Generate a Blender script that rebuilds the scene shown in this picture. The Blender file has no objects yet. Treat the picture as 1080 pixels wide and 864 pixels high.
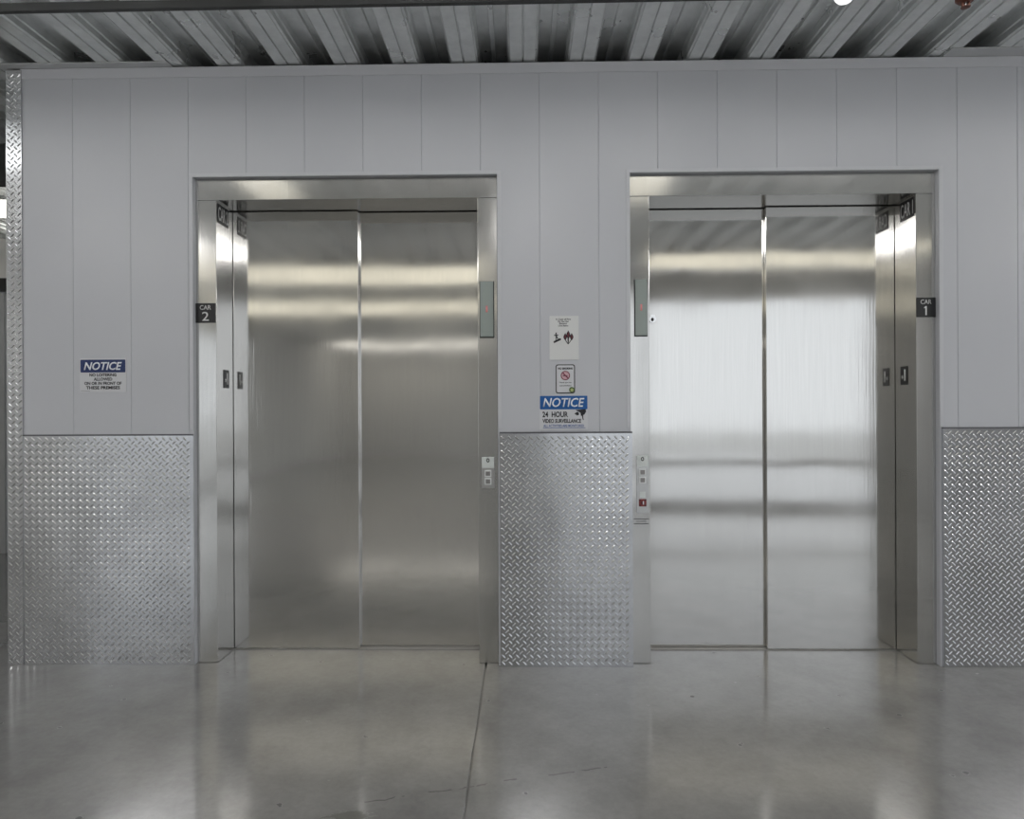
import bpy, bmesh, math, random
from mathutils import Vector, Matrix
random.seed(7)
C = bpy.context.scene.collection
SC = bpy.context.scene

# ------------------------------------------------------------------ camera
CAM = Vector((0.0, -3.6, 1.35))
FPX = 720.0
YAW, ROLL = math.radians(1.0), math.radians(-0.25)
_f = Vector((-math.sin(YAW), math.cos(YAW), 0.0))
_r0 = Vector((math.cos(YAW), math.sin(YAW), 0.0))
_u0 = Vector((0, 0, 1))
_r = _r0 * math.cos(ROLL) + _u0 * math.sin(ROLL)
_u = _u0 * math.cos(ROLL) - _r0 * math.sin(ROLL)

def at(px, py, Y):
    """photograph pixel -> (x, z) on the vertical plane y = Y (used to take measurements)"""
    d = _f + _r * ((px - 540) / FPX) + _u * ((432 - py) / FPX)
    t = (Y - CAM.y) / d.y
    p = CAM + d * t
    return p.x, p.z

cam = bpy.data.cameras.new('camera')
cam.sensor_width = 36.0
cam.lens = FPX / 1080 * 36
cam_o = bpy.data.objects.new('camera', cam)
C.objects.link(cam_o)
m = Matrix((( _r.x, _u.x, -_f.x), (_r.y, _u.y, -_f.y), (_r.z, _u.z, -_f.z))).to_4x4()
m.translation = CAM
cam_o.matrix_world = m
SC.camera = cam_o

def floor_at(px, py):
    d = _f + _r * ((px - 540) / FPX) + _u * ((432 - py) / FPX)
    p = CAM + d * (-CAM.z / d.z)
    return p.x, p.y
CRACKS = [floor_at(372, 848) + floor_at(500, 829), floor_at(502, 829) + floor_at(545, 822), floor_at(573, 819) + floor_at(640, 809)]

# ------------------------------------------------------------------ materials
class NT:
    def __init__(self, name):
        self.m = bpy.data.materials.new(name)
        self.m.use_nodes = True
        self.t = self.m.node_tree
        self.b = self.t.nodes['Principled BSDF']
    def n(self, typ, **kw):
        x = self.t.nodes.new(typ)
        for k, v in kw.items():
            if k in x.inputs.keys():
                x.inputs[k].default_value = v
            else:
                setattr(x, k, v)
        return x
    def l(self, a, b):
        self.t.links.new(a, b)
    def set(self, **kw):
        for k, v in kw.items():
            self.b.inputs[k.replace('_', ' ')].default_value = v
    def coords(self, scale=(1, 1, 1)):
        tc = self.n('ShaderNodeTexCoord')
        mp = self.n('ShaderNodeMapping')
        mp.inputs['Scale'].default_value = scale
        self.l(tc.outputs['Object'], mp.inputs['Vector'])
        return mp.outputs['Vector']
    def noise(self, vec, scale, detail=3.0, rough=0.5):
        x = self.n('ShaderNodeTexNoise')
        x.inputs['Scale'].default_value = scale
        x.inputs['Detail'].default_value = detail
        x.inputs['Roughness'].default_value = rough
        self.l(vec, x.inputs['Vector'])
        return x.outputs['Fac']
    def ramp(self, fac, stops):
        x = self.n('ShaderNodeValToRGB')
        cr = x.color_ramp
        while len(cr.elements) < len(stops):
            cr.elements.new(0.5)
        for e, (p, c) in zip(cr.elements, stops):
            e.position = p
            e.color = c if len(c) == 4 else (*c, 1)
        self.l(fac, x.inputs['Fac'])
        return x.outputs['Color']
    def mix(self, fac, a, b, mode='MIX'):
        x = self.n('ShaderNodeMix', data_type='RGBA', blend_type=mode)
        for s, v in ((x.inputs[0], fac), (x.inputs[6], a), (x.inputs[7], b)):
            if hasattr(v, 'is_linked'):
                self.l(v, s)
            elif isinstance(v, (int, float)):
                s.default_value = v
            else:
                s.default_value = (*v, 1)
        return x.outputs[2]
    def math(self, op, a, b=0.0):
        x = self.n('ShaderNodeMath', operation=op)
        for s, v in ((x.inputs[0], a), (x.inputs[1], b)):
            if hasattr(v, 'is_linked'):
                self.l(v, s)
            else:
                s.default_value = v
        return x.outputs[0]
    def bump(self, h, strength, dist, normal=None):
        x = self.n('ShaderNodeBump')
        x.inputs['Strength'].default_value = strength
        x.inputs['Distance'].default_value = dist
        self.l(h, x.inputs['Height'])
        if normal is not None:
            self.l(normal, x.inputs['Normal'])
        return x.outputs['Normal']

def plain(name, col, rough=0.5, metal=0.0, emit=0.0, ecol=None):
    q = NT(name)
    q.set(Base_Color=(*col, 1), Roughness=rough, Metallic=metal)
    if emit:
        q.set(Emission_Color=(*(ecol or col), 1), Emission_Strength=emit)
    return q.m

def stainless(name, col=(0.71, 0.703, 0.688), rough=0.17, wave=0.02, haze=0.13):
    q = NT(name)
    q.set(Metallic=1.0)
    v = q.coords((1, 1, 1))
    big = q.noise(v, 1.1, 2)
    v2 = q.coords((180, 180, 2.2))
    fine = q.noise(v2, 1.0, 2)
    colr = q.ramp(fine, [(0.3, [c * 0.97 for c in col]), (0.7, [c * 1.03 for c in col])])
    q.l(colr, q.b.inputs['Base Color'])
    smudge = q.noise(q.coords((1, 1, 1)), 3.5, 5, 0.6)
    r = q.ramp(smudge, [(0.35, (rough * 0.85,) * 3), (0.75, (rough * 1.35,) * 3)])
    q.l(r, q.b.inputs['Roughness'])
    n1 = q.bump(big, 1.0, wave)
    n2 = q.bump(fine, 0.18, 0.0006, n1)
    q.l(n2, q.b.inputs['Normal'])
    hz = q.n('ShaderNodeBsdfPrincipled')          # the soft haze of the brushed surface
    hz.inputs['Metallic'].default_value = 1.0
    hz.inputs['Roughness'].default_value = 0.42
    q.l(colr, hz.inputs['Base Color'])
    q.l(n2, hz.inputs['Normal'])
    mx = q.n('ShaderNodeMixShader')
    mx.inputs[0].default_value = haze
    q.l(q.b.outputs[0], mx.inputs[1]); q.l(hz.outputs[0], mx.inputs[2])
    q.l(mx.outputs[0], q.t.nodes['Material Output'].inputs['Surface'])
    return q.m

def white_panel():
    q = NT('white_panel')
    q.set(Roughness=0.33)
    q.b.inputs['Specular IOR Level'].default_value = 0.45
    v = q.coords()
    f = q.noise(v, 0.9, 3)
    q.l(q.ramp(f, [(0.3, (0.545, 0.557, 0.595)), (0.7, (0.57, 0.582, 0.62))]), q.b.inputs['Base Color'])
    w = q.noise(q.coords((2.2, 2.2, 0.7)), 1.6, 2)
    q.l(q.bump(w, 1.0, 0.006), q.b.inputs['Normal'])
    return q.m

def tread_alu():
    q = NT('tread_aluminium')
    q.set(Metallic=1.0)
    v = q.coords()
    f = q.noise(v, 5, 4)
    q.l(q.ramp(f, [(0.3, (0.58, 0.59, 0.61)), (0.7, (0.66, 0.67, 0.69))]), q.b.inputs['Base Color'])
    q.l(q.ramp(q.noise(v, 2.3, 3), [(0.3, (0.17,) * 3), (0.7, (0.25,) * 3)]), q.b.inputs['Roughness'])
    q.l(q.bump(q.noise(v, 1.6, 2), 1.0, 0.010), q.b.inputs['Normal'])
    return q.m

def galvanised():
    q = NT('galvanised_deck')
    q.set(Metallic=0.6)
    v = q.coords()
    f = q.noise(v, 14, 4, 0.6)
    q.l(q.ramp(f, [(0.3, (0.74, 0.76, 0.76)), (0.7, (0.86, 0.88, 0.88))]), q.b.inputs['Base Color'])
    q.l(q.ramp(q.noise(v, 6, 3), [(0.3, (0.26,) * 3), (0.7, (0.38,) * 3)]), q.b.inputs['Roughness'])
    return q.m

def concrete():
    q = NT('polished_concrete')
    v = q.coords()
    big = q.noise(v, 0.55, 4, 0.55)
    col = q.ramp(big, [(0.3, (0.20, 0.202, 0.206)), (0.5, (0.24, 0.239, 0.234)), (0.72, (0.28, 0.277, 0.27))])
    mid = q.noise(v, 3.2, 6, 0.65)
    col = q.mix(0.55, col, q.ramp(mid, [(0.32, (0.55,) * 3), (0.6, (1.0,) * 3)]), 'MULTIPLY')
    fine = q.noise(v, 38, 4, 0.7)
    col = q.mix(0.35, col, q.ramp(fine, [(0.35, (0.75,) * 3), (0.6, (1.0,) * 3)]), 'MULTIPLY')
    # small dark specks: chips and dirt
    vo = q.n('ShaderNodeTexVoronoi'); vo.inputs['Scale'].default_value = 5.5
    q.l(v, vo.inputs['Vector'])
    wob = q.noise(v, 60, 3)
    d = q.math('ADD', vo.outputs['Distance'], q.math('MULTIPLY', wob, 0.10))
    keep = q.math('GREATER_THAN', q.noise(q.coords((1, 1, 1)), 1.7, 2), 0.46)
    spk = q.math('MULTIPLY', q.ramp(d, [(0.105, (1, 1, 1)), (0.125, (0, 0, 0))]), keep)
    col = q.mix(q.math('MULTIPLY', spk, 0.75), col, (0.035, 0.035, 0.033))
    # chipped patch near the joint, at its own place on the slab
    tc = q.n('ShaderNodeTexCoord'); sx = q.n('ShaderNodeSeparateXYZ')
    q.l(tc.outputs['Object'], sx.inputs[0])
    jag = q.math('MULTIPLY', q.math('SUBTRACT', q.noise(q.coords((1, 2.5, 1)), 9, 5, 0.7), 0.5), 3.2)
    dx = q.math('DIVIDE', q.math('ADD', sx.outputs[0], 0.58), 0.085)
    dy = q.math('DIVIDE', q.math('ADD', sx.outputs[1], 1.335), 0.035)
    dd = q.math('ADD', q.math('SQRT', q.math('ADD', q.math('MULTIPLY', dx, dx), q.math('MULTIPLY', dy, dy))), jag)
    patch = q.ramp(dd, [(0.70, (1, 1, 1)), (0.98, (0, 0, 0))])
    col = q.mix(q.math('MULTIPLY', patch, 0.6), col, (0.075, 0.078, 0.06))
    # thin broken cracks
    for (xa, ya, xb, yb) in CRACKS:
        L = math.hypot(xb - xa, yb - ya); ux, uy = (xb - xa) / L, (yb - ya) / L
        px = q.math('SUBTRACT', sx.outputs[0], xa); py = q.math('SUBTRACT', sx.outputs[1], ya)
        u = q.math('ADD', q.math('MULTIPLY', px, ux), q.math('MULTIPLY', py, uy))
        vv = q.math('ABSOLUTE', q.math('ADD', q.math('SUBTRACT', q.math('MULTIPLY', py, ux), q.math('MULTIPLY', px, uy)),
                                       q.math('MULTIPLY', q.math('SUBTRACT', q.noise(v, 14, 3), 0.5), 0.03)))
        k = q.math('MULTIPLY', q.math('LESS_THAN', vv, 0.0035), q.math('MULTIPLY', q.math('GREATER_THAN', u, 0.0), q.math('LESS_THAN', u, L)))
        k = q.math('MULTIPLY', k, q.math('GREATER_THAN', q.noise(v, 11, 3), 0.44))
        col = q.mix(q.math('MULTIPLY', k, 0.55), col, (0.06, 0.06, 0.055))
    # dust gathered by the wall line
    q.l(col, q.b.inputs['Base Color'])
    rg = q.ramp(q.noise(v, 1.3, 5, 0.6), [(0.3, (0.11,) * 3), (0.7, (0.24,) * 3)])
    rg = q.mix(spk, rg, (0.8, 0.8, 0.8))
    rg = q.mix(patch, rg, (0.7, 0.7, 0.7))
    q.l(rg, q.b.inputs['Roughness'])
    q.b.inputs['Specular IOR Level'].default_value = 0.6
    q.set(Coat_Weight=0.55, Coat_Roughness=0.10)
    n1 = q.bump(q.noise(v, 2.0, 3), 0.25, 0.004)
    q.l(q.bump(mid, 0.10, 0.0015, n1), q.b.inputs['Normal'])
    return q.m

M = dict(
    steel=stainless('stainless_door', rough=0.075, wave=0.0022),
    frame=stainless('stainless_frame', col=(0.63, 0.625, 0.61), rough=0.12, wave=0.006),
    white=white_panel(), tread=tread_alu(), deck=galvanised(), concrete=concrete(),
    trim=plain('white_trim', (0.59, 0.60, 0.635), 0.35),
    gap=plain('joint_grey', (0.10, 0.10, 0.11), 0.6),
    black=plain('sign_black', (0.012, 0.012, 0.014), 0.4),
    silver=plain('sign_silver', (0.72, 0.73, 0.73), 0.4),
    ink=plain('ink_black', (0.015, 0.015, 0.02), 0.6),
    board=plain('sign_white', (0.63, 0.64, 0.67), 0.45),
    paper=plain('brushed_sign', (0.70, 0.71, 0.71), 0.4),
    navy=plain('notice_navy', (0.008, 0.026, 0.125), 0.4),
    blue=plain('notice_blue', (0.003, 0.095, 0.34), 0.4),
    bluetext=plain('blue_text', (0.06, 0.12, 0.36), 0.5),
    lettering=plain('white_letter', (0.85, 0.87, 0.92), 0.5),
    pink=plain('pale_pink', (0.62, 0.40, 0.44), 0.5),
    red=plain('dark_red', (0.10, 0.012, 0.02), 0.5),
    signred=plain('no_smoking_red', (0.20, 0.03, 0.06), 0.5),
    green=plain('seal_green', (0.07, 0.12, 0.03), 0.5),
    lime=plain('seal_pale', (0.40, 0.46, 0.18), 0.5),
    lens=plain('indicator_lens', (0.31, 0.355, 0.335), 0.3),
    digit=plain('indicator_digit', (0.5, 0.2, 0.2), 0.4, 0, 0.16, (1.0, 0.35, 0.35)),
    dark=plain('dark_recess', (0.03, 0.03, 0.03), 0.6),
    station=plain('station_plate', (0.55, 0.55, 0.55), 0.3, 0.9),
    label=plain('station_label', (0.72, 0.76, 0.75), 0.4),
    button=plain('button_rim', (0.80, 0.82, 0.82), 0.35),
    buttonface=plain('button_face', (0.28, 0.27, 0.27), 0.4, 0.3),
    firered=plain('fire_red', (0.24, 0.035, 0.035), 0.4),
    beam=plain('beam_paint', (0.035, 0.036, 0.036), 0.5),
    galv=plain('galvanised_angle', (0.62, 0.63, 0.64), 0.4, 0.4),
    frameline=plain('window_frame', (0.45, 0.45, 0.45), 0.4, 0.5),
    alu=plain('sill_aluminium', (0.42, 0.41, 0.40), 0.5, 0.6),
    shaft=plain('shaft_dark', (0.05, 0.05, 0.05), 0.8),
    plaster=plain('painted_wall', (0.55, 0.55, 0.54), 0.6),
    darkwall=plain('grey_wall', (0.25, 0.25, 0.245), 0.6),
    lamp=plain('lamp_diffuser', (0.9, 0.9, 0.9), 0.5, 0, 1.7, (1.0, 0.97, 0.90)),
    skylamp=plain('light_panel', (0.9, 0.9, 0.88), 0.5, 0, 0.88, (1.0, 0.93, 0.74)),
    panel=plain('fill_light_panel', (0.9, 0.9, 0.9), 0.5, 0, 10.0, (1.0, 0.98, 0.96)),  # glow of the added fill panels
    farpanel=plain('far_panel', (0.9, 0.9, 0.9), 0.5, 0, 1.6, (1.0, 0.95, 0.85)),
    dimlamp=plain('dim_diffuser', (0.85, 0.85, 0.85), 0.5, 0, 0.75, (1.0, 0.95, 0.80)),
    filltube=plain('fill_tube_diffuser', (0.9, 0.9, 0.9), 0.5, 0, 3.6, (1.0, 0.99, 0.97)),
    sprinkler=plain('sprinkler_brown', (0.16, 0.06, 0.04), 0.4, 0.3),
    chrome=plain('chrome', (0.8, 0.8, 0.8), 0.12, 1.0),
    bulb=plain('bulb_glass', (0.9, 0.9, 0.9), 0.2, 0, 1.0, (1, 1, 1)),
    asphalt=plain('pavement', (0.55, 0.545, 0.53), 0.8),
)

# ------------------------------------------------------------------ mesh helpers
class MB:
    def __init__(self):
        self.v = []; self.f = []; self.smooth = False
    def quad(self, *p):
        i = len(self.v); self.v += [tuple(q) for q in p]; self.f.append(tuple(range(i, i + len(p))))
        return self
    def box(self, x0, x1, y0, y1, z0, z1):
        i = len(self.v)
        self.v += [(x0, y0, z0), (x1, y0, z0), (x1, y1, z0), (x0, y1, z0), (x0, y0, z1), (x1, y0, z1), (x1, y1, z1), (x0, y1, z1)]
        for q in ((0, 3, 2, 1), (4, 5, 6, 7), (0, 1, 5, 4), (1, 2, 6, 5), (2, 3, 7, 6), (3, 0, 4, 7)):
            self.f.append(tuple(i + k for k in q))
        return self
    def prism_y(self, pts, y0, y1):
        """outline pts (x, z) counter-clockwise as seen from -y, extruded from y0 (front) to y1"""
        i = len(self.v); n = len(pts)
        self.v += [(x, y0, z) for x, z in pts] + [(x, y1, z) for x, z in pts]
        self.f.append(tuple(range(i, i + n)))
        self.f.append(tuple(range(i + 2 * n - 1, i + n - 1, -1)))
        for k in range(n):
            a, b = i + k, i + (k + 1) % n
            self.f.append((b, a, a + n, b + n))
        return self
    def lathe_z(self, cx, cy, prof, seg=24):
        i = len(self.v); n = len(prof)
        for s in range(seg):
            a = 2 * math.pi * s / seg
            for r, z in prof:
                self.v.append((cx + r * math.cos(a), cy + r * math.sin(a), z))
        for s in range(seg):
            t = (s + 1) % seg
            for k in range(n - 1):
                self.f.append((i + s * n + k, i + t * n + k, i + t * n + k + 1, i + s * n + k + 1))
        self.f.append(tuple(i + s * n for s in range(seg))[::-1])
        self.f.append(tuple(i + s * n + n - 1 for s in range(seg)))
        return self
    def build(self, name, mat, parent=None, bevel=0.0, smooth=False, loc=None):
        me = bpy.data.meshes.new(name)
        me.from_pydata(self.v, [], self.f)
        me.materials.append(mat)
        if smooth:
            for p in me.polygons:
                p.use_smooth = True
        me.update()
        o = bpy.data.objects.new(name, me)
        C.objects.link(o)
        if parent is not None:
            o.parent = parent
            o.matrix_parent_inverse = Matrix.Translation(-parent_world(parent))
        if bevel:
            b = o.modifiers.new('edge', 'BEVEL')
            b.width = bevel; b.segments = 2; b.limit_method = 'ANGLE'
            b.harden_normals = False
        return o

def parent_world(p):
    # parts are modelled in world space, so only a top-level thing carries an offset
    return Vector(p.location) if p.parent is None else Vector((0, 0, 0))

def empty(name, loc, label, cat, group=None):
    o = bpy.data.objects.new(name, None)
    o.empty_display_size = 0.05
    C.objects.link(o)
    o.location = loc
    tag(o, label, cat, group)
    return o

def tag(o, label, cat, group=None):
    o['label'] = label; o['category'] = cat
    if group:
        o['group'] = group
    return o

def struct(o):
    o['kind'] = 'structure'
    return o

def ellipse(cx, cz, rx, rz, n=28):
    return [(cx + rx * math.cos(2 * math.pi * k / n), cz + rz * math.sin(2 * math.pi * k / n)) for k in range(n)]

def rrect(x0, x1, z0, z1, r, n=5):
    out = []
    for cx, cz, a0 in ((x1 - r, z1 - r, 0), (x0 + r, z1 - r, 90), (x0 + r, z0 + r, 180), (x1 - r, z0 + r, 270)):
        for k in range(n + 1):
            a = math.radians(a0 + 90 * k / n)
            out.append((cx + r * math.cos(a), cz + r * math.sin(a)))
    return out

def text(name, body, cx, cz, width, height, y, mat, parent, bold=0.0, shear=0.0, face='front', thick=0.0006):
    """lettering fitted to width x height, standing on the plane y (face 'front' looks to -y)
       face 'left' / 'right': cx is then the position along y, on the plane x = y-argument, seen from +x / -x"""
    cu = bpy.data.curves.new(name, 'FONT')
    cu.body = body
    cu.align_x = 'CENTER'
    cu.size = 1.0
    cu.offset = bold
    cu.shear = shear
    cu.extrude = 0.0
    cu.resolution_u = 3
    tmp = bpy.data.objects.new(name, cu)
    C.objects.link(tmp)
    dg = bpy.context.evaluated_depsgraph_get()
    me = bpy.data.meshes.new_from_object(tmp.evaluated_get(dg))
    bpy.data.objects.remove(tmp)
    xs = [v.co.x for v in me.vertices]; ys = [v.co.y for v in me.vertices]
    x0, x1, y0, y1 = min(xs), max(xs), min(ys), max(ys)
    bm = bmesh.new(); bm.from_mesh(me)
    r = bmesh.ops.extrude_face_region(bm, geom=bm.faces[:])
    for e in r['geom']:
        if isinstance(e, bmesh.types.BMVert):
            e.co.z = 1.0
    for v in bm.verts:
        a = (v.co.x - (x0 + x1) / 2) * width / (x1 - x0)
        b = (v.co.y - (y0 + y1) / 2) * height / (y1 - y0)
        t = v.co.z * thick
        if face == 'front':
            v.co = (cx + a, y - t, cz + b)
        elif face == 'left':      # on a wall whose face looks to +x
            v.co = (y + t, cx + a, cz + b)
        else:                     # face looks to -x
            v.co = (y - t, cx - a, cz + b)
    bmesh.ops.recalc_face_normals(bm, faces=bm.faces[:])
    bm.to_mesh(me); bm.free()
    me.materials.clear(); me.materials.append(mat)
    o = bpy.data.objects.new(name, me)
    C.objects.link(o)
    o.parent = parent
    o.matrix_parent_inverse = Matrix.Translation(-parent_world(parent))
    return o

# ------------------------------------------------------------------ dimensions
WX0, WX1 = -2.68, 4.6                 # lift wall
WTOP = 3.178
DECKZ = 3.185
L_OUT = (-1.756, -0.137); L_IN = (-1.645, -0.243)
R_OUT = (0.562, 2.168); R_IN = (0.667, 2.067)
HEAD_IN, HEAD_OUT = 2.478, 2.592
FY = 0.030                            # face of the door frames
DY = 0.238                            # face of the nearer door leaf

# ------------------------------------------------------------------ floor (slab with a sawn joint)
mb = MB()
JX, JW = -0.205, 0.0045
ys = [0.4 - 0.11 * k for k in range(0, 34)]
je = [(JX - JW + random.uniform(-.0018, .0018), JX + JW + random.uniform(-.0018, .0018)) for _ in ys]
je[0] = (JX - JW, JX + JW)
Y0, Y1 = 6.0, -16.5
mb.quad((-5.6, ys[0], 0), (JX, ys[0], 0), (JX, Y0, 0), (-5.6, Y0, 0))
mb.quad((JX, ys[0], 0), (7, ys[0], 0), (7, Y0, 0), (JX, Y0, 0))
for k in range(len(ys) - 1):
    a, b = ys[k], ys[k + 1]
    (l0, r0), (l1, r1) = je[k], je[k + 1]
    mb.quad((-5.6, b, 0), (l1, b, 0), (l0, a, 0), (-5.6, a, 0))
    mb.quad((r1, b, 0), (7, b, 0), (7, a, 0), (r0, a, 0))
    mb.quad((l1, b, 0), (l1, b, -.012), (l0, a, -.012), (l0, a, 0))
    mb.quad((r1, b, -.012), (r1, b, 0), (r0, a, 0), (r0, a, -.012))
    mb.quad((l1, b, -.012), (r1, b, -.012), (r0, a, -.012), (l0, a, -.012))
e = ys[-1]
mb.quad((-5.6, Y1, 0), (JX, Y1, 0), (JX, e, 0), (-5.6, e, 0))
mb.quad((JX, Y1, 0), (7, Y1, 0), (7, e, 0), (JX, e, 0))
mb.box(-5.499, 7, Y1, Y0, -.2, -.013)
struct(mb.build('floor', M['concrete']))

# ------------------------------------------------------------------ ceiling: fluted steel deck
mb = MB()
P = 0.311
prof = []
k0, k1 = -18, 23
for k in range(k0, k1):
    c = k * P + 0.002
    z = DECKZ
    up = z + 0.088
    prof += [(c - 0.064, z), (c - 0.006, z), (c - 0.003, z + 0.010), (c + 0.003, z + 0.010), (c + 0.006, z), (c + 0.064, z),
             (c + 0.066, z + 0.006), (c + 0.074, z + 0.012), (c + 0.076, z + 0.040), (c + 0.082, z + 0.046), (c + 0.084, up),
             (c + P / 2 - 0.014, up), (c + P / 2 - 0.010, up - 0.014), (c + P / 2 + 0.010, up - 0.014), (c + P / 2 + 0.014, up),
             (c + P - 0.084, up), (c + P - 0.082, z + 0.046), (c + P - 0.076, z + 0.040), (c + P - 0.074, z + 0.012), (c + P - 0.066, z + 0.006)]
def deck_run(pts, ya, yb):
    i0, n = len(mb.v), len(pts)
    for yy in (ya, yb):
        mb.v += [(x, yy, z) for x, z in pts]
    for i in range(n - 1):
        mb.f.append((i0 + i, i0 + i + n, i0 + i + n + 1, i0 + i + 1))
YE = -5.26                                # the roof ends at the entrance wall on the right
deck_run(prof, YE, Y0)
deck_run([p for p in prof if p[0] < .13], Y1, YE)
# slab cast on the deck
x0, x1 = prof[0][0], prof[-1][0]
mb.box(x0, x1, YE, Y0, DECKZ + 0.10, DECKZ + 0.22)
mb.box(x0, .13, Y1, YE, DECKZ + 0.10, DECKZ + 0.22)
struct(mb.build('ceiling', M['deck']))

# ------------------------------------------------------------------ lift wall with grooved white panels
SEAMS = [0.087 + 0.311 * k for k in range(-9, 15)]
def panel_area(mb, x0, x1, z0, z1, y=0.0, g=0.0022, d=0.003):
    cuts = [s for s in SEAMS if x0 + 0.02 < s < x1 - 0.02]
    a = x0
    for s in cuts:
        mb.quad((a, y, z0), (s - g, y, z0), (s - g, y, z1), (a, y, z1))
        mb.quad((s - g, y, z0), (s, y + d, z0), (s, y + d, z1), (s - g, y, z1))
        mb.quad((s, y + d, z0), (s + g, y, z0), (s + g, y, z1), (s, y + d, z1))
        a = s + g
    mb.quad((a, y, z0), (x1, y, z0), (x1, y, z1), (a, y, z1))
mb = MB()
T = 0.16
panel_area(mb, WX0, L_OUT[0], 0, WTOP)
panel_area(mb, L_OUT[0], L_OUT[1], HEAD_OUT, WTOP)
panel_area(mb, L_OUT[1], R_OUT[0], 0, WTOP)
panel_area(mb, R_OUT[0], R_OUT[1], HEAD_OUT, WTOP)
panel_area(mb, R_OUT[1], WX1, 0, WTOP)
for (a, b) in (L_OUT, R_OUT):
    mb.quad((a, 0, 0), (a, 0, HEAD_OUT), (a, T, HEAD_OUT), (a, T, 0))
    mb.quad((b, 0, 0), (b, T, 0), (b, T, HEAD_OUT), (b, 0, HEAD_OUT))
    mb.quad((a, 0, HEAD_OUT), (b, 0, HEAD_OUT), (b, T, HEAD_OUT), (a, T, HEAD_OUT))
mb.quad((WX0, 0, WTOP), (WX1, 0, WTOP), (WX1, T, WTOP), (WX0, T, WTOP))
mb.quad((WX0, T, 0), (WX0, 0, 0), (WX0, 0, WTOP), (WX0, T, WTOP))
mb.quad((WX0, T, 0), (WX0, T, WTOP), (L_OUT[0], T, WTOP), (L_OUT[0], T, 0))
mb.quad((L_OUT[1], T, 0), (L_OUT[1], T, WTOP), (R_OUT[0], T, WTOP), (R_OUT[0], T, 0))
mb.quad((R_OUT[1], T, 0), (R_OUT[1], T, WTOP), (WX1, T, WTOP), (WX1, T, 0))
for (a, b) in (L_OUT, R_OUT):
    mb.quad((a, T, HEAD_OUT), (a, T, WTOP), (b, T, WTOP), (b, T, HEAD_OUT))
struct(mb.build('wall_front', M['white']))

# shaft behind the wall (side, back, party wall): encloses the lifts
mb = MB()
mb.box(WX0, WX0 + .1, T + .002, 2.6, 0, DECKZ - .002)
struct(mb.build('wall_shaft_left', M['plaster']))
struct(MB().box(WX0, WX1, 2.602, 2.7, 0, DECKZ + .098).build('wall_shaft_back', M['shaft']))
struct(MB().box(WX1 + .002, WX1 + .1, 0, 2.6, 0, DECKZ - .002).build('wall_shaft_right', M['plaster']))

# trims
def frame_trim(name, out, w=0.020, t=0.004):
    a, b = out
    mb = MB()
    mb.prism_y([(a - w, 1.25), (a - .0005, 1.25), (a - .0005, HEAD_OUT + .0005), (a - w, HEAD_OUT + w)], -t, -.0003)
    mb.prism_y([(a - w, HEAD_OUT + w), (a - .0005, HEAD_OUT + .0005), (b + .0005, HEAD_OUT + .0005), (b + w, HEAD_OUT + w)], -t, -.0003)
    mb.prism_y([(b + .0005, 1.25), (b + w, 1.25), (b + w, HEAD_OUT + w), (b + .0005, HEAD_OUT + .0005)], -t, -.0003)
    return struct(mb.build(name, M['trim'], bevel=.001))
frame_trim('trim_1', L_OUT)
frame_trim('trim_2', R_OUT)
struct(MB().box(WX0, WX1, -.004, -.0003, WTOP - .055, WTOP).build('trim_3', M['trim'], bevel=.001))

# flat angles closing the deck ends at the two ends of the wall top
mb = MB().box(-4.2, -1.86, -.055, -.006, WTOP + .001, WTOP + .0055).box(-4.2, -1.86, -.0085, -.0045, WTOP - .03, WTOP + .001)
mb = MB()
mb.prism_y([(-4.2, WTOP + .001), (-1.86, WTOP + .001), (-1.86, WTOP + .006), (-4.2, WTOP + .006)], -.055, -.0005)
struct(mb.build('trim_4', M['galv']))
mb = MB()
mb.prism_y([(2.19, WTOP + .001), (4.6, WTOP + .001), (4.6, WTOP + .006), (2.19, WTOP + .006)], -.085, -.0005)
struct(mb.build('trim_5', M['galv']))

# dark joist chord under the deck (two angles with a slot between)
mb = MB()
bz = DECKZ - .001
mb.box(-5.49, 6.99, -.578, -.572, bz - .036, bz)
mb.box(-5.49, 6.99, -.5718, -.552, bz - .0355, bz - .030)
mb.v = [(x, y - .007 * (x + 2.3), z) for x, y, z in mb.v]
struct(mb.build('ceiling_beam', M['beam'], bevel=.001))

# ------------------------------------------------------------------ diamond plate
def lug(mb, cx, cz, ang, front, L=0.0150, W=0.0040, H=0.0015, tr=None):
    ca, sa = math.cos(ang), math.sin(ang)
    pts = [(-L, 0), (-L * .55, -W), (L * .55, -W), (L, 0), (L * .55, W), (-L * .55, W)]
    top = [(-L * .55, 0), (L * .55, 0)]
    i = len(mb.v)
    for (a, b) in pts:
        mb.v.append(tr(cx + a * ca - b * sa, 0.0, cz + a * sa + b * ca))
    for (a, b) in top:
        mb.v.append(tr(cx + a * ca - b * sa, H, cz + a * sa + b * ca))
    for q in ((0, 1, 6), (1, 2, 7, 6), (2, 3, 7), (3, 4, 7), (4, 5, 6, 7), (5, 0, 6)):
        mb.f.append(tuple(i + k for k in q))
def lugs(mb, a0, a1, z0, z1, tr, p=0.037, m=0.012):
    na = int((a1 - a0 - 2 * m) / p); nz = int((z1 - z0 - 2 * m) / p)
    for i in range(na + 1):
        for j in range(nz + 1):
            x, z = a0 + m + i * p + .004, z0 + m + j * p + .004
            if x < a1 - m and z < z1 - m:
                lug(mb, x, z, math.radians(-45), 0, tr=tr)
            x += p / 2; z += p / 2
            if x < a1 - m and z < z1 - m:
                lug(mb, x, z, math.radians(45), 0, tr=tr)
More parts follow.
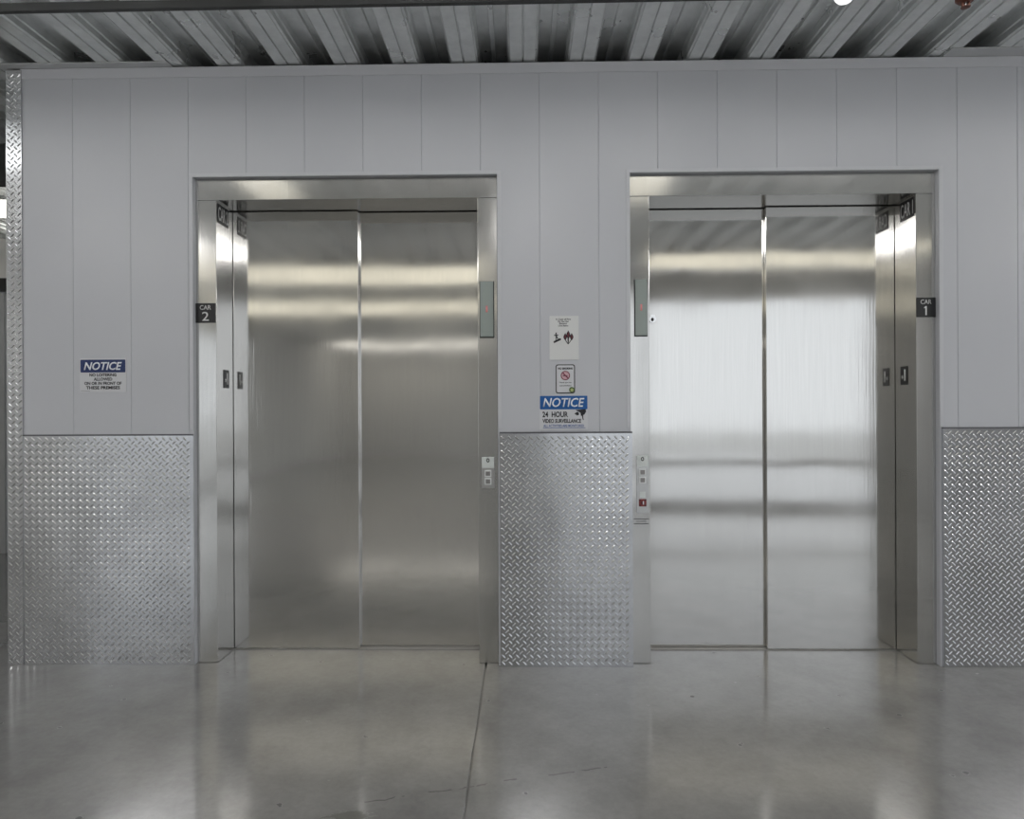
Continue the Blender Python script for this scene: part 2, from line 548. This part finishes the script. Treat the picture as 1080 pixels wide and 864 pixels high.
def plate(name, x0, x1, z1, yb, yf, label, cat='metal panel', group='diamond plate wall panels', screws=()):
    mb = MB().box(x0, x1, yf, yb, 0.001, z1)
    lugs(mb, x0, x1, 0.001, z1, lambda x, h, z: (x, yf - h, z))
    o = mb.build(name, M['tread'])
    tag(o, label, cat, group)
    MB().box(x0, x1, yf - .001, -.0003, z1 + .0003, z1 + .008).build('top_edging', M['gap'], o)
    for (sx, sz) in screws:
        mb = MB()
        n = 14
        mb.prism_y(ellipse(sx, sz, .006, .006, n), yf - .0035, yf - .0001)
        mb.build('screw_head', M['chrome'], o, bevel=.001)
    return o
plate('diamond_plate_panel', -2.671, -1.757, 1.219, -.0004, -.004, 'diamond plate panel on the wall left of the elevator for car 2',
      screws=[(-1.785, .022), (-1.785, .62), (-1.785, .92), (-2.645, .02), (-2.2, .02)])
plate('diamond_plate_panel', -.128, .566, 1.224, -.0004, -.022, 'diamond plate panel standing between the two elevators',
      screws=[(-.11, 1.2), (.545, 1.2), (-.11, .03), (.545, .03)])
plate('diamond_plate_panel', 2.178, 3.9, 1.240, -.0004, -.012, 'diamond plate panel on the wall right of the elevator for car 1',
      screws=[(2.197, .03), (2.197, 1.215)])
# corner guard, full height, wrapped round the wall end
mb = MB()
gx0, gx1, gy = -2.757, -2.6725, -.0065
mb.box(gx0, gx1, gy, gy + .003, 0.001, 3.172)
mb.box(gx0, gx0 + .003, gy + .003, .11, 0.001, 3.172)
lugs(mb, gx0, gx1, 0.001, 3.172, lambda x, h, z: (x, gy - h, z))
lugs(mb, gy, .11, 0.001, 3.172, lambda a, h, z: (gx0 - h, a, z))
tag(mb.build('corner_guard', M['tread']), 'full height diamond plate corner guard at the left end of the wall', 'corner guard')
struct(MB().box(gx0 + .0035, WX0 - .0005, -.003, T, 0, 3.17).build('trim_6', M['plaster']))

# ------------------------------------------------------------------ elevators
def elevator(label, outx, inx, near_left):
    a, b = outx; p, q = inx
    root = empty('elevator', ((a + b) / 2, DY, 0), label, 'elevator', 'stainless steel elevators')
    back = DY + .16
    bev = .0022
    e = .0012
    for (u, v) in ((a + e, p), (q, b - e)):
        MB().box(u, v, FY, back, 0.001, HEAD_IN - .0006).build('jamb', M['frame'], root, bevel=bev)
    MB().box(a + e, b - e, FY, back, HEAD_IN, HEAD_OUT - e).build('header', M['frame'], root, bevel=bev)
    mid = (p + q) / 2
    g = .002
    ov = .012
    if near_left:
        nx = (p + g, mid + ov); fx = (mid - ov, q - g)
    else:
        nx = (mid - ov, q - g); fx = (p + g, mid + ov)
    near = MB().box(nx[0], nx[1], DY, DY + .030, .006, HEAD_IN - .004).build('door_panel', M['steel'], root, bevel=.0018)
    far = MB().box(fx[0], fx[1], DY + .034, DY + .064, .006, HEAD_IN - .004).build('door_panel', M['steel'], root, bevel=.0018)
    # grooved threshold
    mb = MB()
    mb.box(p + .001, q - .001, DY - .006, DY + .13, .0003, .0025)
    for (ya, yb) in ((DY - .006, DY + .004), (DY + .024, DY + .037), (DY + .060, DY + .13)):
        mb.box(p + .001, q - .001, ya, yb, .0025, .0045)
    mb.build('sill', M['alu'], root)
    return root, near, far
el2, n2, f2 = elevator('left elevator with brushed steel two leaf doors, marked car 2', L_OUT, L_IN, True)
el1, n1, f1 = elevator('right elevator with brushed steel two leaf doors, marked car 1', R_OUT, R_IN, False)
# keyhole escutcheon on the left leaf of the right lift
kx, kz = at(687.5, 336.5, DY + .034)
kh = MB().prism_y(ellipse(kx + .004, kz, .020, .024), DY + .0285, DY + .0339).build('keyhole', M['chrome'], f1, bevel=.001)
MB().prism_y(ellipse(kx + .002, kz - .004, .008, .010), DY + .0265, DY + .0284).build('key_slot', M['dark'], kh)

# ------------------------------------------------------------------ car plates on the frames
def car_plate(num, px0, px1, py0, py1, label):
    x0, z1 = at(px0, py0, FY); x1, z0 = at(px1, py1, FY)
    o = MB().box(x0, x1, FY - .0035, FY - .0003, z0, z1).build('car_number_plate', M['black'], bevel=.0008)
    tag(o, label, 'sign', 'car number plates on the door frames')
    w, h = x1 - x0, z1 - z0
    cx = (x0 + x1) / 2
    text('lettering', 'CAR', cx, z1 - h * .22, w * .56, h * .23, FY - .0036, M['silver'], o, .004)
    if num == '1':
        zb, zt, sw = z0 + h * .10, z0 + h * .56, w * .035
        MB().prism_y([(cx - sw, zb), (cx + sw, zb), (cx + sw, zt), (cx - sw * .6, zt), (cx - w * .10, zt - h * .07), (cx - w * .10, zt - h * .12), (cx - sw, zt - h * .075)],
                     FY - .0042, FY - .0036).build('numeral', M['silver'], o)
    else:
        text('numeral', num, cx, z0 + h * .33, w * .34, h * .46, FY - .0036, M['silver'], o, .004)
car_plate('2', 206.5, 227.5, 320, 340.5, 'black plate reading CAR 2 on the left elevator frame')
car_plate('1', 966, 986.5, 314, 334.5, 'black plate reading CAR 1 on the right elevator frame')

# plates on the inner side of the frames
def reveal_sign(side, x, y0, y1, z0, z1, lines, label, name, cat, group):
    t = .003
    s = 1 if side == 'left' else -1
    xa, xb = (x + .0003, x + t) if s > 0 else (x - t, x - .0003)
    o = MB().box(xa, xb, y0, y1, z0, z1).build(name, M['black'], bevel=.0006)
    tag(o, label, cat, group)
    w, h = y1 - y0, z1 - z0
    for (nm, body, u, v, ww, hh) in lines:
        yc = y0 + u * w if s > 0 else y1 - u * w
        text(nm, body, yc, z0 + v * h, ww * w, hh * h, (xb if s > 0 else xa) + s * .0001, M['silver'], o, .004, face=side)
    return o
reveal_sign('left', L_IN[0], .045, .175, 2.365, 2.468, [('lettering', 'CAR 2', .5, .5, .9, .72)],
            'small black CAR 2 sign high on the inner frame side of the left elevator', 'car_sign', 'sign', 'car signs inside the door frames')
reveal_sign('right', R_IN[1], .045, .175, 2.365, 2.468, [('lettering', 'CAR 1', .5, .5, .9, .72)],
            'small black CAR 1 sign high on the inner frame side of the right elevator', 'car_sign', 'sign', 'car signs inside the door frames')
reveal_sign('left', L_IN[0], .112, .178, 1.475, 1.575, [('floor_star', '*', .3, .42, .28, .24), ('numeral', '1', .66, .52, .2, .62)],
            'small black tactile floor plate on the inner frame side of the left elevator', 'floor_plate', 'sign', 'tactile floor plates inside the door frames')
reveal_sign('right', R_IN[1], .112, .178, 1.475, 1.575, [('floor_star', '*', .3, .42, .28, .24), ('numeral', '1', .66, .52, .2, .62)],
            'small black tactile floor plate on the inner frame side of the right elevator', 'floor_plate', 'sign', 'tactile floor plates inside the door frames')

# ------------------------------------------------------------------ hall position indicators
def indicator(px0, px1, py0, py1, label):
    x0, z1 = at(px0, py0, FY); x1, z0 = at(px1, py1, FY)
    r = empty('position_indicator', ((x0 + x1) / 2, FY, z0), label, 'indicator', 'floor indicators on the door frames')
    MB().box(x0 - .004, x1 + .004, FY - .004, FY - .0003, z0 - .005, z1 + .003).build('back_plate', M['dark'], r, bevel=.0005)
    MB().box(x0, x1, FY - .016, FY - .0042, z0, z1).build('lens', M['lens'], r, bevel=.0015)
    cx = (x0 + x1) / 2; cz = z0 + (z1 - z0) * .5
    text('digit', '1', cx, cz, .010, .034, FY - .0162, M['digit'], r, .02)
indicator(506.5, 520.5, 297.5, 355.5, 'grey green lens with a red 1 on the right side of the left elevator frame')
indicator(669.5, 682, 295.5, 354, 'grey green lens with a red 1 on the left side of the right elevator frame')

# ------------------------------------------------------------------ call stations
def station(px0, px1, py0, py1, fire, label):
    x0, z1 = at(px0, py0, FY); x1, z0 = at(px1, py1, FY)
    y = FY
    r = empty('call_station', ((x0 + x1) / 2, y, z0), label, 'call buttons', 'call stations on the door frames')
    MB().box(x0, x1, y - .005, y - .0003, z0, z1).build('cover_plate', M['station'], r, bevel=.001)
    px = 1 / 198.0
    cx = (x0 + x1) / 2
    lab = MB().box(x0 + .002, x1 - .002, y - .0062, y - .0051, z1 - 11.5 * px, z1 - .001).build('label_plate', M['label'], r)
    zc = z1 - 3.6 * px
    MB().prism_y(ellipse(cx, zc, .0085, .011), y - .0072, y - .0063).build('emblem', M['ink'], lab)
    MB().prism_y(ellipse(cx, zc, .004, .0055), y - .0078, y - .0073).build('emblem_center', M['label'], lab)
    for k in range(2):
        zb = z1 - (17.4 + 8.3 * k) * px
        s = 3.6 * px
        rim = MB().box(cx - s, cx + s, y - .010, y - .0051, zb - s, zb + s).build('button', M['button'], r, bevel=.0012)
        t = 2.3 * px
        MB().box(cx - t, cx + t, y - .0118, y - .0101, zb - t, zb + t).build('button_face', M['buttonface'], rim, bevel=.0008)
    if fire:
        zb = z1 - 41 * px; s = 3.0 * px
        MB().box(cx - s, cx + s, y - .0066, y - .0051, zb - s, zb + s).build('fire_label', M['label'], r)
        zb = z1 - 49.5 * px; s = 3.9 * px
        sw = MB().box(cx - s, cx + s, y - .0085, y - .0051, zb - s, zb + s).build('fire_key_switch', M['firered'], r, bevel=.001)
        for (dx, dz) in ((-1, 1), (1, 1), (-1, -1), (1, -1)):
            MB().prism_y(ellipse(cx + dx * s * .72, zb + dz * s * .72, .004, .004, 10), y - .0095, y - .0086).build('screw_head', M['ink'], sw)
        MB().prism_y(ellipse(cx, zb, .0105, .0105), y - .011, y - .0086).build('lock_ring', M['red'], sw)
        MB().box(cx + .000, cx + .006, y - .0125, y - .0111, zb - .009, zb + .009).build('key_slot', M['lettering'], sw)
station(508, 521.5, 482, 515, False, 'two button call station on the right side of the left elevator frame')
station(671, 684, 480.5, 541, True, 'call station with red fire key switch on the right elevator frame')
# engraved lines under the right call station belong to the jamb
jr = [o for o in el1.children if o.name.startswith('jamb')][0]
for (py, l) in ((547.5, 16), (550.0, 11), (552.5, 16)):
    xa, z = at(676.5 - l / 2, py, FY); xb, _ = at(676.5 + l / 2, py, FY)
    MB().box(xa, xb, FY - .0006, FY - .0001, z - .002, z + .002).build('engraved_line', M['gap'], jr)

# ------------------------------------------------------------------ wall signs
def board(name, px0, px1, py0, py1, mat, label, cat='sign', y=0.0, rad=0.0, t=.003):
    x0, z1 = at(px0, py0, y); x1, z0 = at(px1, py1, y)
    o = MB().prism_y(rrect(x0, x1, z0, z1, rad or .002), y - t, y - .0003).build(name, mat)
    tag(o, label, cat)
    return o, x0, x1, z0, z1
# no loitering
o, x0, x1, z0, z1 = board('notice_sign', 84.5, 133.5, 378, 413.5, M['board'], 'notice sign reading NO LOITERING ALLOWED on the white wall left of car 2')
yy = -.0031
hd = MB().prism_y(rrect(x0 + .004, x1 - .004, at(100, 393, 0)[1], at(100, 379.5, 0)[1], .004), yy - .0008, yy).build('header_band', M['navy'], o)
cx = (x0 + x1) / 2
text('heading', 'NOTICE', cx, at(109, 386.2, 0)[1], .205, .043, yy - .0009, M['lettering'], hd, .022, .25)
for body, py, w, h in (('NO LOITERING', 395.6, .145, .0165), ('ALLOWED', 400.0, .100, .0165), ('ON OR IN FRONT OF', 404.4, .200, .0165), ('THESE PREMISES', 409.0, .182, .0175)):
    text('lettering', body, cx, at(109, py, 0)[1], w, h, yy, M['ink'], o, .03)
MB().prism_y([(x0 + .004, z0 + .007), (x0 + .055, z0 + .004), (x0 + .055, z0 + .0055), (x0 + .004, z0 + .0085)], yy - .0006, yy).build('fine_print', M['gap'], o)
# fire sign
o, x0, x1, z0, z1 = board('fire_sign', 579.5, 610.5, 333.5, 379.5, M['paper'], 'silver sign with stairs and flame symbols, topmost on the wall between the elevators', t=.004)
yy = -.0041
W_, H_ = x1 - x0, z1 - z0
def uv(u, v):
    return x0 + u * W_, z1 - v * H_
for body, v, w in (('In Case of Fire', .075, .50), ('Do Not Use', .125, .36), ('Elevator', .172, .27), ('Use Stairs', .222, .34)):
    text('lettering', body, x0 + W_ * .47, z1 - v * H_, w * W_, .0086, yy, M['ink'], o, .02)
mb = MB()
def poly(pts):
    q = [uv(*p) for p in pts]
    ar = sum(q[i][0] * q[(i + 1) % len(q)][1] - q[(i + 1) % len(q)][0] * q[i][1] for i in range(len(q)))
    if ar < 0: q.reverse()
    return q
for pts in ([(.13, .580), (.36, .505), (.39, .52), (.39, .548), (.15, .622)],                       # stair slope
            [(.20, .385), (.235, .375), (.25, .40), (.235, .42), (.205, .415)],                       # head
            [(.21, .42), (.25, .42), (.265, .48), (.23, .49), (.20, .47)],                            # trunk
            [(.15, .435), (.22, .415), (.23, .432), (.16, .46)], [(.24, .42), (.31, .435), (.30, .45), (.24, .44)],
            [(.225, .475), (.265, .475), (.30, .515), (.28, .535), (.245, .50)], [(.21, .48), (.24, .485), (.225, .56), (.20, .57)]):
    mb.prism_y(poly(pts), yy - .0008, yy)
mb.build('stairs_symbol', M['ink'], o)
def leafshape(cu, cv, rw, rh, lean=0):
    return [(cu + lean * .5, cv - rh), (cu + rw * .75 + lean * .2, cv - rh * .35), (cu + rw, cv + rh * .1), (cu + rw * .6 - lean * .2, cv + rh * .6), (cu - lean * .6, cv + rh),
            (cu - rw * .6 - lean * .2, cv + rh * .6), (cu - rw, cv + rh * .1), (cu - rw * .75 + lean * .2, cv - rh * .35)]
mb = MB()
for c, v, rw, rh in ((.640, .430, .072, .10), (.535, .475, .064, .085), (.755, .475, .064, .085)):
    mb.prism_y(poly(leafshape(c, v, rw, rh)), yy - .0008, yy)
mb.prism_y(poly([(.61, .50), (.66, .50), (.655, .60), (.635, .645), (.615, .60)]), yy - .0008, yy)
mb.prism_y(poly([(.50, .52), (.54, .53), (.625, .625), (.635, .65), (.60, .63)]), yy - .0008, yy)
mb.prism_y(poly([(.78, .52), (.74, .53), (.645, .625), (.635, .65), (.67, .63)]), yy - .0008, yy)
fl = mb.build('flame_symbol', M['ink'], o)
mb = MB()
for c, v, rw, rh in ((.640, .430, .045, .07), (.535, .475, .036, .055), (.755, .475, .036, .055)):
    mb.prism_y(poly(leafshape(c, v, rw, rh)), yy - .0014, yy - .0009)
mb.build('flame_core', M['red'], fl)
# no smoking
o, x0, x1, z0, z1 = board('no_smoking_sign', 586, 606.5, 384.5, 415, M['dark'], 'small no smoking sign with black border between the elevators', rad=.012, t=.0022)
MB().prism_y(rrect(x0 + .005, x1 - .005, z0 + .005, z1 - .005, .009), -.0029, -.0023).build('sign_face', M['board'], o)
W_, H_ = x1 - x0, z1 - z0
yy = -.003
text('heading', 'NO SMOKING', x0 + W_ * .5, z1 - H_ * .14, W_ * .76, .011, yy, M['ink'], o, .05)
cxx, czz = uv(.5, .385)
ring = MB().prism_y(ellipse(cxx, czz, .0245, .0245), yy - .0005, yy).build('prohibition_circle', M['signred'], o)
MB().prism_y(ellipse(cxx, czz, .0195, .0195), yy - .001, yy - .0006).build('circle_field', M['pink'], ring)
c45 = .0185 * .7071; w = .0024
MB().prism_y([(cxx - c45 - w, czz + c45 - w), (cxx + c45 - w, czz - c45 - w), (cxx + c45 + w, czz - c45 + w), (cxx - c45 + w, czz + c45 + w)], yy - .0022, yy - .0017).build('slash', M['signred'], ring)
mb = MB().box(cxx - .013, cxx + .009, yy - .0016, yy - .0011, czz - .003, czz + .001).box(cxx + .010, cxx + .0125, yy - .0016, yy - .0011, czz - .003, czz + .001)
mb.build('cigarette', M['ink'], ring)
text('lettering', 'Thank you for', x0 + W_ * .5, z1 - H_ * .63, W_ * .66, .0085, yy, M['ink'], o, .02)
text('lettering', 'not smoking', x0 + W_ * .5, z1 - H_ * .735, W_ * .6, .0085, yy, M['ink'], o, .02)
sx, sz = uv(.83, .875)
seal = MB().prism_y(ellipse(sx, sz, .0145, .0145), yy - .0008, yy).build('round_seal', M['green'], o)
MB().prism_y(ellipse(sx + .0008, sz - .001, .0085, .0085), yy - .0014, yy - .0009).build('seal_center', M['lime'], seal)
# video surveillance
o, x0, x1, z0, z1 = board('surveillance_sign', 569, 620, 417.5, 453.5, M['board'], 'blue headed notice sign reading 24 HOUR VIDEO SURVEILLANCE above the middle diamond plate', rad=.004)
yy = -.0031
W_, H_ = x1 - x0, z1 - z0
zb = at(594, 431.8, 0)[1]
hd = MB().prism_y(rrect(x0 + .002, x1 - .002, zb, z1 - .001, .003), yy - .0008, yy).build('header_band', M['blue'], o)
text('heading', 'NOTICE', x0 + W_ * .5, (zb + z1) / 2, W_ * .86, .048, yy - .0009, M['lettering'], hd, .016, .22)
text('lettering', '24  HOUR', *uv(.325, .545), W_ * .53, .030, yy, M['ink'], o, .03)
text('lettering', 'VIDEO SURVEILLANCE', *uv(.46, .735), W_ * .80, .0215, yy, M['ink'], o, .032)
text('lettering', 'ALL ACTIVITIES ARE MONITORED', *uv(.5, .875), W_ * .84, .0135, yy, M['bluetext'], o, .02)
MB().box(x0 + W_ * .07, x1 - W_ * .05, yy - .0005, yy, z0 + H_ * .055, z0 + H_ * .070).build('fine_print', M['bluetext'], o)
mb = MB()
for pts in ([(.74, .42), (.955, .39), (.965, .47), (.93, .55), (.86, .60), (.845, .50)], [(.72, .53), (.78, .47), (.815, .50), (.815, .56), (.78, .58)],
            [(.88, .58), (.905, .57), (.905, .65), (.915, .70), (.90, .72), (.885, .66)]):
    mb.prism_y(poly(pts), yy - .0008, yy)
mb.build('camera_symbol', M['ink'], o)

# ------------------------------------------------------------------ ceiling fittings at the top edge
def bulb_lamp():
    x, y = 1.335, -.75
    r = empty('bulb_lamp', (x, y, DECKZ), 'lit round bulb under the steel deck at the top edge, left of the sprinkler', 'lamp')
    MB().lathe_z(x, y, [(.05, DECKZ - .001), (.05, DECKZ - .012), (.03, DECKZ - .03), (.024, DECKZ - .06)]).build('lamp_holder', M['galv'], r, smooth=True)
    pr = []
    for k in range(13):
        t = k / 12
        z = DECKZ - .055 - t * .105
        rad = .020 + .022 * math.sin(min(1, t * 1.5) * math.pi / 2) if t < .62 else .042 * math.sqrt(max(0.0004, 1 - ((t - .62) / .38) ** 2))
        pr.append((rad, z))
    MB().lathe_z(x, y, pr).build('bulb', M['bulb'], r, smooth=True)
bulb_lamp()
def sprinkler():
    x, y = 1.83, -.75
    r = empty('fire_sprinkler', (x, y, DECKZ), 'reddish brown sprinkler head hanging from the steel deck at the top right', 'sprinkler')
    MB().lathe_z(x, y, [(.014, DECKZ), (.014, DECKZ - .11)], 14).build('drop_pipe', M['sprinkler'], r, smooth=True)
    MB().lathe_z(x, y, [(.014, DECKZ - .105), (.036, DECKZ - .112), (.038, DECKZ - .150), (.026, DECKZ - .162)], 20).build('cup', M['sprinkler'], r, smooth=True)
    for q in (-1, 1):
        MB().box(x + q * .013 - .003, x + q * .013 + .003, y - .004, y + .004, DECKZ - .180, DECKZ - .1605).build('frame_arm', M['sprinkler'], r)
    MB().lathe_z(x, y, [(.006, DECKZ - .161), (.006, DECKZ - .179)], 10).build('glass_bulb', M['chrome'], r)
    MB().lathe_z(x, y, [(.004, DECKZ - .1805), (.018, DECKZ - .181), (.018, DECKZ - .183), (.004, DECKZ - .184)], 16).build('deflector', M['sprinkler'], r)
sprinkler()

# ------------------------------------------------------------------ the hall around
struct(MB().box(-5.6, -5.5, -4.598, Y0, 0, DECKZ - .002).box(-5.6, -5.5, Y1, -9.502, 0, DECKZ - .002).build('wall_left', M['plaster']))
def window_wall(name, wname, x, y0, y1, n):
    """side wall along y with a long glazed opening divided by n posts"""
    mb = MB().box(x, x + .1, y0, y0 + .3, 0, DECKZ - .002).box(x, x + .1, y1 - .3, y1, 0, DECKZ - .002).box(x, x + .1, y0 + .3, y1 - .3, 2.78, DECKZ - .002)
    struct(mb.build(name, M['plaster']))
    mb = MB()
    for k in range(n + 1):
        y = y0 + .33 + (y1 - y0 - .66) * k / n
        mb.box(x + .03, x + .08, y - .03, y + .03, .001, 2.779)
    mb.box(x + .03, x + .08, y0 + .3, y1 - .3, .001, .10).box(x + .03, x + .08, y0 + .3, y1 - .3, 2.70, 2.779)
    struct(mb.build(wname, M['frameline']))
window_wall('wall_right', 'fill_window_right', 7.0, -5.1, 0.0, 3)  # unseen opening, added for grazing side light on the lift wall
window_wall('wall_left_glazed', 'window_3', -5.6, -9.5, -4.6, 3)
window_wall('wall_corridor', 'fill_window_corridor', 0.0, Y1, -5.252, 6)  # unseen opening, added to keep the rear hall bright
struct(MB().box(-5.499, .1, Y1, Y1 + .1, 0, DECKZ - .002).build('wall_rear', M['plaster']))
struct(MB().box(WX1 + .11, 6.99, -.1, 0, 0, DECKZ - .002).build('wall_front_right', M['plaster']))
# entrance wall with a wide daylit opening, on the right behind the camera
EY = -5.1
OX0, OX1, OZ = .25, 4.75, 2.86
mb = MB()
mb.box(0, OX0, EY - .15, EY, 0, DECKZ - .002).box(OX1, 7.0, EY - .15, EY, 0, DECKZ - .002).box(OX0, OX1, EY - .15, EY, OZ, DECKZ - .002)
struct(mb.build('wall_entrance', M['darkwall']))

mb = MB()
for x in (OX0 + .03, 1.62, OX1 - .03):
    mb.box(x - .03, x + .03, EY - .10, EY - .04, 0.001, OZ)
mb.box(OX0, OX1, EY - .10, EY - .04, .57, .66).box(OX0, OX1, EY - .10, EY - .04, OZ - .06, OZ).box(OX0, OX1, EY - .10, EY - .04, 0.001, .1)
struct(mb.build('window_1', M['frameline']))
struct(MB().box(-40, 40, -50, 20, -.5, -.41).build('ground_outside', M['asphalt']))

# background seen past the corner guard on the left
struct(MB().box(-5.499, WX0, 2.85, 2.95, 0, 2.5).build('wall_storage', M['trim']))
struct(MB().box(-5.499, WX0 - .2, 1.0, 1.14, 2.93, DECKZ - .002).build('corridor_beam', M['beam']))
struct(MB().box(-5.499, WX0, 2.80, 2.86, 2.50, 2.62).build('trim_7', M['beam']))
struct(MB().box(-5.02, -4.95, 2.82, 2.849, 0, 2.48).build('trim_8', M['galv']))
struct(MB().box(-5.499, 7, Y0, Y0 + .1, 0, DECKZ - .002).build('wall_far', M['plaster']))

# ------------------------------------------------------------------ lights
LG = 'strip lights hanging in rows under the deck'
def strip_light(x, y, along='y', L=1.2, z=2.95, lab='white strip light hanging under the steel deck, the long row added as fill light', hw=.17, mat='lamp'):
    r = empty('strip_light', (x, y, z), lab, 'light', LG)
    hx, hy = (hw, L / 2) if along == 'y' else (L / 2, hw)
    MB().box(x - hx * .3, x + hx * .3, y - hy * .3, y + hy * .3, z + .05, z + .09).build('housing', M['galv'], r)
    MB().box(x - hx * .9, x + hx * .9, y - hy * .97, y + hy * .97, z, z + .0495).build('diffuser', M[mat], r)
    for s in (-1, 1):
        px, py = (x, y + s * hy * .8) if along == 'y' else (x + s * hx * .8, y)
        MB().box(px - .004, px + .004, py - .004, py + .004, z + .09, DECKZ).build('hanger', M['galv'], r)
for x in (-4.4, -1.93, .92, 3.6):
    strip_light(x, -1.52, L=.6, z=3.03, mat='dimlamp')
for k in range(9):
    strip_light(-4.6 + 1.3 * k, -1.02, 'x', L=1.22, z=3.05, hw=.065, mat='filltube')  # added row out of view, lightens the wall top and deck
strip_light(-4.4, 1.9, 'x', z=2.98)
strip_light(-4.7, 3.4, 'x', z=2.98)
strip_light(-4.0, 4.2, 'x', z=2.98)
def light_panel(x0, x1, y0, y1, mat='skylamp'):
    r = empty('light_panel', ((x0 + x1) / 2, (y0 + y1) / 2, DECKZ), 'broad lit ceiling panel in the hall, the brightest ones added as fill light', 'light', 'lit ceiling panels in the hall')
    MB().box(x0 - .04, x1 + .04, y0 - .04, y1 + .04, DECKZ - .025, DECKZ - .001).build('panel_frame', M['galv'], r)
    MB().box(x0, x1, y0, y1, DECKZ - .03, DECKZ - .0252).build('diffuser', M[mat], r)
light_panel(-5.3, -.4, -5.6, -4.45)
light_panel(-5.3, -.4, -8.7, -7.2)
light_panel(-5.3, -.9, -15.7, -14.3, 'farpanel')
light_panel(1.5, 4.8, -4.75, -3.95)

light_panel(-.10, .28, -3.9, -2.0, 'panel')  # three added fill lights, placed clear of the door reflections
light_panel(-4.3, -3.55, -3.9, -2.5, 'panel')
light_panel(4.6, 6.0, -3.4, -2.0, 'panel')

w = bpy.data.worlds.new('World')
SC.world = w
w.use_nodes = True
bg = w.node_tree.nodes['Background']
bg.inputs[0].default_value = (0.92, 0.96, 1.0, 1)
bg.inputs[1].default_value = 0.98

SC.view_settings.view_transform = 'Standard'
SC.view_settings.look = 'None'
SC.view_settings.exposure = 0.22
SC.view_settings.gamma = 1.0
SC.view_settings.use_curve_mapping = False
